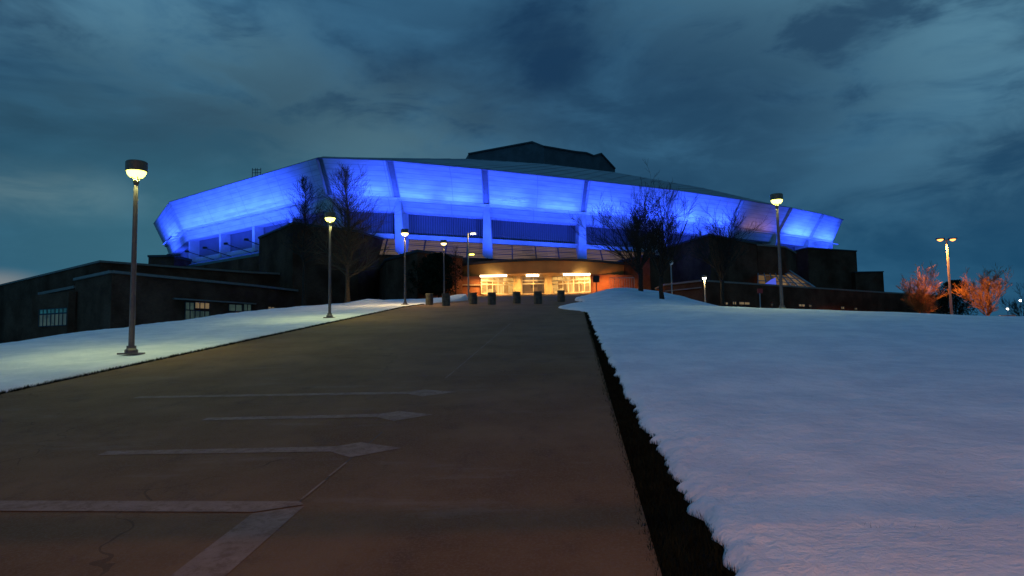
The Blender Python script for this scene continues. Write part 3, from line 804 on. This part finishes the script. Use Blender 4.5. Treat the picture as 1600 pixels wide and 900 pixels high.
for (a, b_, c, d) in ((1128, 1136, 472, 476), (1143, 1149, 471, 476), (1153, 1170, 471.5, 476), (1203, 1206, 474, 478), (1246, 1256, 475, 479), (1262, 1266, 476, 480), (1312, 1317, 479, 483), (1333, 1337, 481, 484)):
    wall_window(lw, A1, A2, a, b_, c, d, 'office_lit', 2, 1)
# sloped lit skylight
sk = thing('sloped_skylight', P(1215, 450, 104), 'sloping glass roof lit from inside with a blue patch, above the right terrace wall', 'skylight')
s0, s1, s2, s3 = P(1184, 449, 100), P(1274, 452, 104), P(1232, 424, 112), P(1184, 414, 112)
mb = MB(); mb.face([s0, s1, s2, s3], [(0, 0), (9, 0), (5, 4), (0, 4.5)]); mb.face([s3, s2, s2+Vector((0, 6, -6)), s3+Vector((0, 6, -6))]); mb.face([s1, s1+Vector((0, 8, -4)), s2+Vector((0, 6, -6)), s2]); mb.build('glass', M['skylight_glass'], sk)
mb = MB(); f_ = Vector((0, -.15, .1))
for k in range(8): mb.beam(lerp(s0, s1, k/7)+f_, lerp(s3, s2, k/7)+f_, .14)
for k in range(4): mb.beam(lerp(s0, s3, k/4)+f_, lerp(s1, s2, k/4)+f_, .12)
mb.beam(s1+f_, s2+f_, .3); mb.build('rafter', M['rib'], sk)
b0 = [P(1194, 445, 100.6), P(1212, 446, 100.8), P(1211, 435, 104.5), P(1204, 438, 103.5)]
mb = MB(); mb.face([p+Vector((0, -.25, .1)) for p in b0]); mb.build('blue_pane', mat('blue_lit_pane', (.02, .02, .05), .3, emit=(.08, .12, .8), estr=.8), sk)

# ------------------------------------------------------------------ lamps
def lamp_proto(bulbm):
    r = thing('path_lamp', (0, 0, 0), 'x', 'lamp post', 'lamp posts along the walkway')
    mb = MB(); mb.box((0, 0, .02), (.42, .42, .04)); mb.lathe([(.14, .04), (.14, .10), (.10, .14), (.10, .2)], 12)
    mb.build('base_plate', M['pole'], r, local=True)
    mb = MB(); mb.tube([(0, 0, .1), (0, 0, 4.06)], [.065, .048], 12); mb.build('pole', M['pole'], r, local=True)
    mb = MB()
    for k in range(4):
        a = PI/4 + k*PI/2; mb.beam((.03*math.cos(a), .03*math.sin(a), 4.03), (.19*math.cos(a), .19*math.sin(a), 4.26), .02)
    mb.lathe([(.06, 3.98), (.07, 4.05), (.04, 4.08)], 12); mb.build('bracket', M['can'], r, local=True)
    mb = MB(); mb.lathe([(.225, 4.27), (.235, 4.27), (.235, 4.49), (.21, 4.51), (.02, 4.52)], 24); mb.build('lamp_shade', M['can'], r, local=True)
    mb = MB(); mb.lathe([(.07, 4.12), (.14, 4.14), (.19, 4.20), (.215, 4.275)], 20); mb.build('lamp_lens', M[bulbm], r, local=True)
    return r
def place(o, p, label, scale=1): o.location = p; o['label'] = label; o.scale = (scale,)*3; return o
GREEN = (.93, 1.0, .36); WARM = (1.0, .70, .28)
lp = lamp_proto('bulb_green')
p1 = ground_hit(205, 554); place(lp, p1, 'tall drum-headed lamp post nearest the camera on the left snow strip')
lamps = [(lp, 820, GREEN)]
l2 = copy_tree(lp); place(l2, ground_hit(515, 497), 'drum-headed lamp post on the left snow in front of the bare conical tree'); lamps.append((l2, 950, GREEN))
# right hand lamp
pr = P(1222, 482, 28.6); pr.z = gz(pr.x, pr.y); l4 = copy_tree(lp)
hh = (P(1215, 303, pr.y).z - pr.z)/4.52; place(l4, pr, 'lone drum-headed lamp post standing on the right snow ridge', hh); lamps.append((l4, 480, GREEN))
lp.scale = ((P(214, 252, p1.y).z-p1.z)/4.52,)*3
p2_ = l2.location; l2.scale = ((P(515, 332, p2_.y).z-p2_.z)/4.52,)*3
lw_ = lamp_proto('bulb_warm'); p3_ = P(633, 471, 43); p3_.z = gz(p3_.x, p3_.y); hh = (P(632, 358, 43).z-p3_.z)/4.52
place(lw_, p3_, 'lamp post with warm star-bright head by the first bollard on the left', hh); lamps.append((lw_, 2300, WARM))
l5 = copy_tree(lw_); p5 = P(694, 460, 57); p5.z = gz(p5.x, p5.y); hh = (P(694, 375, 57).z-p5.z)/4.52
place(l5, p5, 'smaller distant lamp post behind the snow mound left of the entrance', hh); lamps.append((l5, 500, WARM))
for o, pw, c in lamps:
    s_ = o.scale[0]
    li = light('lamp_glow', 'SPOT', (0, 0, 0), c, pw, None, size=.12, cone=165, blend=.35)
    li.parent = o; li.location = (0, 0, 4.08); li.rotation_euler = (0, 0, 0)
# two-headed lamp at 731
pt = P(732, 456, 62); pt.z = gz(pt.x, pt.y); H_ = P(731, 364, 62).z - pt.z
tl = thing('twin_head_lamp', pt, 'slim pale pole with two small lit heads at different heights left of the entrance', 'lamp post')
mb = MB(); mb.tube([(0, 0, 0), (0, 0, H_)], [.08, .06], 10); mb.beam((0, 0, H_-.05), (.45, 0, H_-.02), .06); mb.beam((0, 0, H_-1.95), (.3, 0, H_-1.93), .06); mb.build('pole', M['pole_pale'], tl, local=True)
for z, x in ((H_-.08, .5), (H_-1.99, .34)):
    mb = MB(); mb.box((x, 0, z+.1), (.5, .25, .12)); hd = mb.build('lamp_head', M['can'], tl, local=True)
    mb = MB(); mb.box((x, 0, z+.0), (.42, .22, .10)); mb.build('lamp_lens', M['bulb_cool' if z > H_-1 else 'bulb_green'], hd, local=True)
light('lamp_glow', 'POINT', (pt.x+.5, pt.y-.1, pt.z+H_-.3), WARM, 60, tl, size=.15)
# small lamps to the right
def small_lamp(px, pyt, pyb, Y, label, head, lit, col=None, pw=0):
    b_ = P(px, pyb, Y); zb2 = min(b_.z, gz(b_.x, b_.y)+.02); H = P(px, pyt, Y).z - zb2
    o = thing('yard_lamp', (b_.x, b_.y, zb2), label, 'lamp post')
    mb = MB(); mb.tube([(0, 0, 0), (0, 0, H-.3)], [.06, .045], 8); mb.build('pole', M['pole_pale'], o, local=True)
    if head == 'globe':
        mb = MB(); mb.lathe([(.05, H-.38), (.16, H-.32), (.20, H-.2), (.18, H-.1), (.1, H-.03)], 14); mb.build('lamp_lens', M['bulb_cool'] if lit else M['white'], o, smooth=True, local=True)
        mb = MB(); mb.lathe([(.22, H-.06), (.22, H-.03), (.05, H+.02)], 14); mb.build('lamp_shade', M['can'], o, local=True)
    else:
        mb = MB(); mb.lathe([(.05, H-.4), (.15, H-.34), (.18, H-.22)], 14); mb.build('lamp_lens', M['bulb_cool'] if lit else M['white'], o, local=True)
        mb = MB(); mb.lathe([(.22, H-.22), (.24, H-.05), (.05, H)], 14); mb.build('lamp_shade', M['can'], o, local=True)
    if pw: light('lamp_glow', 'POINT', (b_.x, b_.y-.1, zb2+H-.55), col, pw, o, size=.15)
    return o
small_lamp(1050, 407, 461, 56, 'thin pale pole with an unlit round head beside the two bare trees', 'globe', False)
small_lamp(1102, 430, 471, 60, 'short white-lit lamp post in front of the brick terrace wall corner', 'can', True, WARM, 220)
# parking lot twin lamp
pk = P(1487, 492, 82); pk.z = gz(pk.x, pk.y); Hk = P(1479, 374, 82).z - pk.z
pl = thing('parking_lamp', pk, 'tall orange sodium parking lot lamp with two heads at the far right', 'lamp post')
mb = MB(); mb.tube([(0, 0, 0), (0, 0, Hk)], [.16, .11], 10); mb.build('pole', M['pole_pale'], pl, local=True)
for s_ in (-1, 1):
    mb = MB(); mb.beam((0, 0, Hk-.1), (s_*.5, 0, Hk), .09); mb.box((s_*.75, 0, Hk+.08), (.85, .45, .16)); hd = mb.build('lamp_head', M['can'], pl, local=True)
    mb = MB(); mb.lathe([(.08, Hk-.22), (.27, Hk-.12), (.34, Hk)], 12, (s_*.75, 0, 0)); mb.build('lamp_lens', M['bulb_sodium'], hd, local=True)
    light('lamp_glow', 'SPOT', (pk.x+s_*.8, pk.y-.2, pk.z+Hk-.35), (1, .34, .06), 8500, pl, size=.3, target=(pk.x+s_*.8, pk.y-1.2, 0), cone=132, blend=.4)
# street lamp behind the viewer: its sodium light falls over the near path and snow
bs = Vector((*xy(-7.5, 3.0), 0)); bs.z = gz(bs.x, bs.y)
sl = thing('street_lamp', bs, 'orange sodium street lamp on a steel pole at the foot of the walkway', 'street lamp')
mb = MB(); mb.tube([(0, 0, 0), (0, 0, 7.2), (-.5, .4, 7.6)], [.1, .07, .05], 10); mb.build('pole', M['pole'], sl, local=True)
mb = MB(); mb.box((-.8, .6, 7.62), (.7, .35, .14)); hd = mb.build('lamp_head', M['can'], sl, local=True)
mb = MB(); mb.box((-.8, .6, 7.52), (.5, .25, .06)); mb.build('lamp_lens', M['bulb_sodium'], hd, local=True)
light('lamp_glow', 'SPOT', (bs.x-.8, bs.y+.6, bs.z+7.4), (1, .36, .10), 2900, sl, size=.15, target=(bs.x-.8, bs.y+7, bs.z), cone=150, blend=.7)

# added unseen barrier at the foot of the walkway, between that lamp and the viewer: its bar shades a thin line
g0_ = Vector((*xy(-3.0, -15), road_z(-3.0))); g1_ = Vector((*xy(-.4, 12), road_z(-.4)))
gb = thing('shadow_bar', g0_, 'unseen crossbar on two posts, added to shade a thin line across the walkway', 'shadow_caster')
mb = MB(); mb.tube([g0_+Vector((0, 0, 4.25)), g1_+Vector((0, 0, 3.95))], .024, 10); mb.build('crossbar', M['pole'], gb)
for gp, hh_ in ((g0_, 4.4), (g1_, 4.1)):
    mb = MB(); mb.tube([gp-Vector((0, 0, .3)), gp+Vector((0, 0, hh_))], .06, 10); mb.build('post', M['pole'], gb)

# signs
ps = P(932, 452, 66); ps.z = gz(ps.x, ps.y); Hs = P(932, 429, 66).z - ps.z
sg = thing('sign_post', ps, 'small black sign on a post right of the entrance glazing', 'sign')
mb = MB(); mb.tube([(0, 0, 0), (0, 0, Hs-.1)], .045, 8); mb.build('post', M['sign_black'], sg, local=True)
mb = MB(); mb.box((0, -.06, Hs-.45), (.62, .04, .62)); mb.box((-.05, -.085, Hs-.12), (.5, .02, .05)); mb.build('sign_board', M['sign_black'], sg, local=True)
ps = P(1188, 476, 50); zs = min(ps.z, gz(ps.x, ps.y)+.02); Hs = P(1188, 451, 50).z - zs; ps.z = zs
sg = thing('sign_post', ps, 'small dark red sign on a thin post just left of the lone lamp', 'sign')
mb = MB(); mb.tube([(0, 0, 0), (0, 0, Hs-.05)], .04, 8); mb.build('post', M['pole_pale'], sg, local=True)
mb = MB(); mb.box((0, -.05, Hs-.17), (.4, .03, .34)); mb.build('sign_board', M['red'], sg, local=True)

# ------------------------------------------------------------------ bollards
def bollard():
    r = thing('bollard', (0, 0, 0), 'x', 'bollard', 'bollards across the top of the walkway')
    mb = MB(); mb.lathe([(.235, -.05), (.245, .02), (.245, .60), (.225, .605), (.225, .63), (.25, .635), (.25, .71), (.235, .73), (.05, .74)], 22); mb.build('post', M['bollard'], r, local=True)
    return r
bpx = [(671, 476.5), (697, 478), (739.5, 475.5), (768.5, 476), (807.5, 474.2), (840.5, 474.8), (877, 471.5)]
blab = ['round concrete bollard furthest left, against the snow bank', 'round concrete bollard in front of the small snow mound, second from the left end', 'round concrete bollard just right of the snow mound, below the two-headed lamp pole',
        'round concrete bollard in front of the left lit glass screen', 'round concrete bollard in front of the left tan column', 'round concrete bollard before the central entrance door', 'round concrete bollard furthest right, nearest the snow pile']
b0_ = None
for (px, py), lb in zip(bpx, blab):
    h_ = ground_hit(px, py, False); u, w = uw(h_.x, h_.y); h_.z = road_z(u)
    o = bollard() if b0_ is None else copy_tree(b0_)
    b0_ = b0_ or o; o.location = h_; o['label'] = lb

# ------------------------------------------------------------------ trees
def tree(name, loc, H, spread, label, seed, style='cone', trunk_r=.16, clear=.22, m_='bark', dens=1.0, group='bare winter trees', depth=4, droop=0.):
    rn = random.Random(seed); r = thing(name, loc, label, 'tree', group)
    tk, cr = MB(), MB()
    budget = [9000]; rmin = .00014*loc.y
    def grow(p, d, L, rad, lvl):
        if budget[0] <= 0 or rad < .0035: return
        budget[0] -= 1
        segs = 3 if lvl < 3 else 2; pts = [p]; rads = [rad]; dd = d.normalized(); kids = []
        for i in range(segs):
            dd = (dd + Vector((rn.gauss(0, .10), rn.gauss(0, .10), rn.gauss(.05 - droop, .06)))).normalized()
            p = p + dd*L/segs; pts.append(p); rads.append(rad*(1-.62*(i+1)/segs)); kids.append((p, dd, rads[-1]))
        rads = [max(x, rmin) for x in rads]
        cr.tube(pts, rads, 5 if rad > .03 else 3, cap=False)
        if lvl >= depth: return
        n = int(round((5 if lvl < 2 else 4)*dens))
        for k in range(n):
            i = rn.choice(range(segs)); q_, dq, rq = kids[i]
            t_ = rn.random(); q0 = pts[i].lerp(q_, t_)
            side = Vector((rn.gauss(0, 1), rn.gauss(0, 1), rn.gauss(0, .6))); side = (side - dq*side.dot(dq)).normalized()
            ang = rn.uniform(.35, .75)
            nd = dq*math.cos(ang) + side*math.sin(ang) + Vector((0, 0, .16-droop))
            grow(q0, nd, L*rn.uniform(.46, .7), max(.0045, rads[i]*.55), lvl+1)
    if style == 'cone':
        n = 9; pts = [Vector((rn.gauss(0, .012)*H*i/n, rn.gauss(0, .012)*H*i/n, H*.97*i/n)) for i in range(n+1)]; rads = [trunk_r*(1-.9*(i/n)**.9)+.006 for i in range(n+1)]; rads[0] *= 1.35
        k0 = 4; tk.tube(pts, rads, 9)
        nb_ = int(46*dens)
        for k in range(nb_):
            f = clear + (1-clear)*(k/nb_)**.95; i = min(n-1, int(f*n)); p = pts[i].lerp(pts[i+1], f*n-i)
            a = k*2.4 + rn.gauss(0, .3); el = lerp(.15, 1.0, f) + rn.gauss(0, .12)
            d = Vector((math.cos(a)*math.cos(el), math.sin(a)*math.cos(el), math.sin(el)))
            prof = (1-f)**.62*(1 if f > clear+.1 else .85)
            grow(p, d, spread*prof*rn.uniform(.75, 1.15)+.25, max(.012, rads[i]*.42), 2)
    else:
        th = H*clear; tk.tube([(0, 0, -.1), (rn.gauss(0, .04), 0, th*.5), (rn.gauss(0, .06), rn.gauss(0, .05), th)], [trunk_r*1.35, trunk_r, trunk_r*.92], 10)
        top = Vector(tk.v[-1]); top = Vector((0, 0, th))
        nl = 7
        for k in range(nl):
            a = k*2*PI/nl + rn.gauss(0, .25); inc = rn.uniform(.25, .95) if k else .1
            d = Vector((math.cos(a)*math.sin(inc)*spread/H*1.7, math.sin(a)*math.sin(inc)*spread/H*1.7, math.cos(inc)))
            grow(top - Vector((0, 0, rn.uniform(0, th*.25))), d, (H-th)*rn.uniform(.52, .72), trunk_r*rn.uniform(.42, .6), 0 if k < 7 else 1)
    tk.build('trunk', M[m_], r, smooth=True, local=True); cr.build('crown', M[m_], r, smooth=False, local=True)
    return r
def tloc(px, py, Y):
    p = P(px, py, Y); p.z = gz(p.x, p.y, 0); return p
def th_(p, px, py): return P(px, py, p.y).z - p.z
p = tloc(543, 474, 50); tree('bare_tree', p, th_(p, 548, 264), 3.3, 'tall conical bare tree with lamp-lit lower branches on the left snow bank', 3, 'cone', .17, .20, 'bark_lit', dens=1.4)
p = tloc(474, 478, 54); tree('bare_tree', p, th_(p, 477, 276), 2.8, 'thinner dark conical bare tree left of the lamp-lit one, before the blue panels', 8, 'cone', .14, .36, dens=1.3)
p = tloc(1001, 462, 45); tree('bare_tree', p, th_(p, 1001, 293), 3.4, 'wide spreading bare tree on the snow mound right of the entrance', 21, 'vase', .15, .26, dens=.95)
p = tloc(1035, 474, 40); tree('bare_tree', p, th_(p, 1040, 297), 2.7, 'bare tree with a short crooked trunk right beside the widest spreading one', 35, 'vase', .12, .22, dens=.95)
p = tloc(1130, 478, 58); tree('bare_tree', p, th_(p, 1125, 318), 3.6, 'fan-shaped bare tree in front of the unlit arena panel', 44, 'vase', .15, .28, dens=.9)
p = tloc(1441, 488, 80); tree('small_tree', p, th_(p, 1440, 424), 2.2, 'small bare tree glowing orange left of the parking lot lamp', 52, 'vase', .15, .16, 'bark_orange_lit', 1.05, depth=4)
p = tloc(1543, 490, 86); tree('small_tree', p, th_(p, 1545, 427), 2.6, 'orange-lit bare tree right of the parking lot lamp', 63, 'vase', .13, .18, 'bark_orange_lit', 1.05, depth=4)
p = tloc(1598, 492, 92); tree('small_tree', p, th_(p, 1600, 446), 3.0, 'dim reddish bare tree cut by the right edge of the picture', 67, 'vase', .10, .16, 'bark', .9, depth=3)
p = tloc(712, 458, 74); tree('small_tree', p, th_(p, 712, 385), 1.6, 'slender bare tree before the gallery windows left of the entrance', 71, 'cone', .07, .3, 'bark', .7, depth=3)
def evergreen(loc, H, Rr, label, seed, n=9000, rnd_top=False):
    rn = random.Random(seed); r = thing('evergreen', loc, label, 'tree', 'evergreens'); tk, cr = MB(), MB()
    tk.tube([(0, 0, -.1), (0, 0, H*.9)], [.14, .03], 8)
    for k in range(n):
        f = rn.random()**.8; a = rn.uniform(0, 2*PI); lump = 1+.35*math.sin(a*4+f*13)+.25*math.sin(a*9-f*23)
        prof = (math.sqrt(max(0, 1-(2*f-.9)**2/1.3)) if rnd_top else (1-f)**.8)
        rr = Rr*prof*lump*(rn.random()**.35); z = H*(.06+.94*f)
        c = Vector((rr*math.cos(a), rr*math.sin(a), z)); s_ = rn.uniform(.06, .14)
        d1 = Vector((rn.gauss(0, 1), rn.gauss(0, 1), rn.gauss(0, 1))).normalized()*s_; d2 = Vector((rn.gauss(0, 1), rn.gauss(0, 1), rn.gauss(0, 1))).normalized()*s_
        cr.face([c-d1, c+d1, c+d2*1.6])
    tk.build('trunk', M['bark'], r, local=True); cr.build('crown', M['needles'], r, local=True); return r
p = tloc(1494, 489, 97); evergreen(p, th_(p, 1492, 438), 2.1, 'dark bushy evergreen behind the parking lot lamp pole', 5, rnd_top=True)
p = tloc(686, 460, 76); evergreen(p, th_(p, 686, 396), 1.9, 'dark rounded evergreen left of the entrance canopy', 6, rnd_top=True)
p = tloc(662, 460, 79); evergreen(p, th_(p, 662, 403), 1.5, 'smaller dark evergreen against the red brick corner block', 7, rnd_top=True)

# ------------------------------------------------------------------ railing right of the entrance
rp = P(972, 446, 64); rp.z = gz(rp.x, rp.y, 0)
rl = thing('railing', rp, 'thin metal railing on the snow mound right of the entrance', 'railing')
mb = MB(); Lr_ = P(988, 446, 64).x - P(950, 446, 64).x; Hh = max(.9, P(972, 434, 64).z - rp.z)
for k in range(11): mb.beam((-Lr_/2+Lr_*k/10, 0, -.3), (-Lr_/2+Lr_*k/10, 0, Hh), .035)
mb.build('baluster', M['pole_pale'], rl, local=True).__setitem__('kind', 'stuff')
mb = MB(); mb.beam((-Lr_/2, 0, Hh), (Lr_/2, 0, Hh), .06); mb.build('handrail', M['pole_pale'], rl, local=True)

# ------------------------------------------------------------------ parked cars in the lot
def car(paint):
    r = thing('parked_car', (0, 0, 0), 'x', 'car', 'cars in the lot beyond the snow')
    prof = [(-2.2, .35), (-2.25, .75), (-2.1, .95), (-1.35, 1.02), (-.7, 1.42), (.75, 1.45), (1.5, 1.05), (2.15, .98), (2.25, .6), (2.2, .35)]
    mb = MB()
    def half(z): return .88 if z < 1.03 else .88-.22*(z-1.0)/.45
    L_ = [Vector((x, -half(z), z)) for x, z in prof]; R_ = [Vector((x, half(z), z)) for x, z in prof]
    for i in range(len(prof)): j = (i+1) % len(prof); mb.quad(L_[i], L_[j], R_[j], R_[i])
    mb.face(L_[::-1]); mb.face(R_); mb.build('body', paint, r, local=True)
    for s_ in (-1, 1):
        mb = MB(); y = lambda z: s_*(half(z)+.012)
        mb.face([(-1.15, y(1.06), 1.06), (-.05, y(1.06), 1.06), (-.05, y(1.38), 1.38), (-.62, y(1.38), 1.38)]); mb.face([(.02, y(1.06), 1.06), (1.3, y(1.06), 1.06), (.75, y(1.39), 1.39), (.02, y(1.39), 1.39)]); mb.build('side_window', M['dark_glass'], r, local=True)
        for x in (-1.4, 1.4):
            mb = MB(); mb.tube([(x, s_*.70, .33), (x, s_*.9, .33)], .33, 16); mb.build('wheel', M['rubber'], r, local=True)
        mb = MB(); mb.box((-2.25, s_*.6, .75), (.06, .35, .14)); mb.build('headlight', M['bulb_cool'], r, local=True)
    mb = MB(); mb.face([(-1.30, -.78, 1.06), (-1.30, .78, 1.06), (-.74, .66, 1.42), (-.74, -.66, 1.42)]); mb.build('windscreen', M['dark_glass'], r, local=True)
    return r
M['car_a'] = mat('car_silver', (.45, .45, .46), .3, .5); M['car_b'] = mat('car_red', (.35, .05, .03), .3, .2); M['car_c'] = mat('car_dark', (.05, .055, .06), .3, .3); M['car_d'] = mat('car_white', (.7, .7, .68), .35)
cars = [(1500, 78, 'car_b', .3, 'dark red car at the foot of the sodium lamp pole'), (1541, 76, 'car_d', 0.05, 'white car parked side-on right of the sodium lamp'), (1573, 79, 'car_a', 1.2, 'silver car facing the snow near the right edge'),
        (1409, 80, 'car_c', 1.45, 'dark car with lit headlights left of the orange tree')]
for px, Y, mt, rz, lb in cars:
    x = P(px, 490, Y).x; o = car(M[mt]); o.location = (x, Y, gz(x, Y, -.05)); o['label'] = lb
    if mt == 'car_c': o.rotation_euler.z = R(80)
    elif mt == 'car_a': o.rotation_euler.z = R(60)
    else: o.rotation_euler.z = rz
# far yard lights at the right edge
for px, py, Y, lb in ((1596, 470, 130, 'far white light on a pole at the right picture edge'), (1575, 483, 125, 'far small pole light just above the cars at the right')):
    small_lamp(px, py-2, 492, Y, lb, 'globe', True)
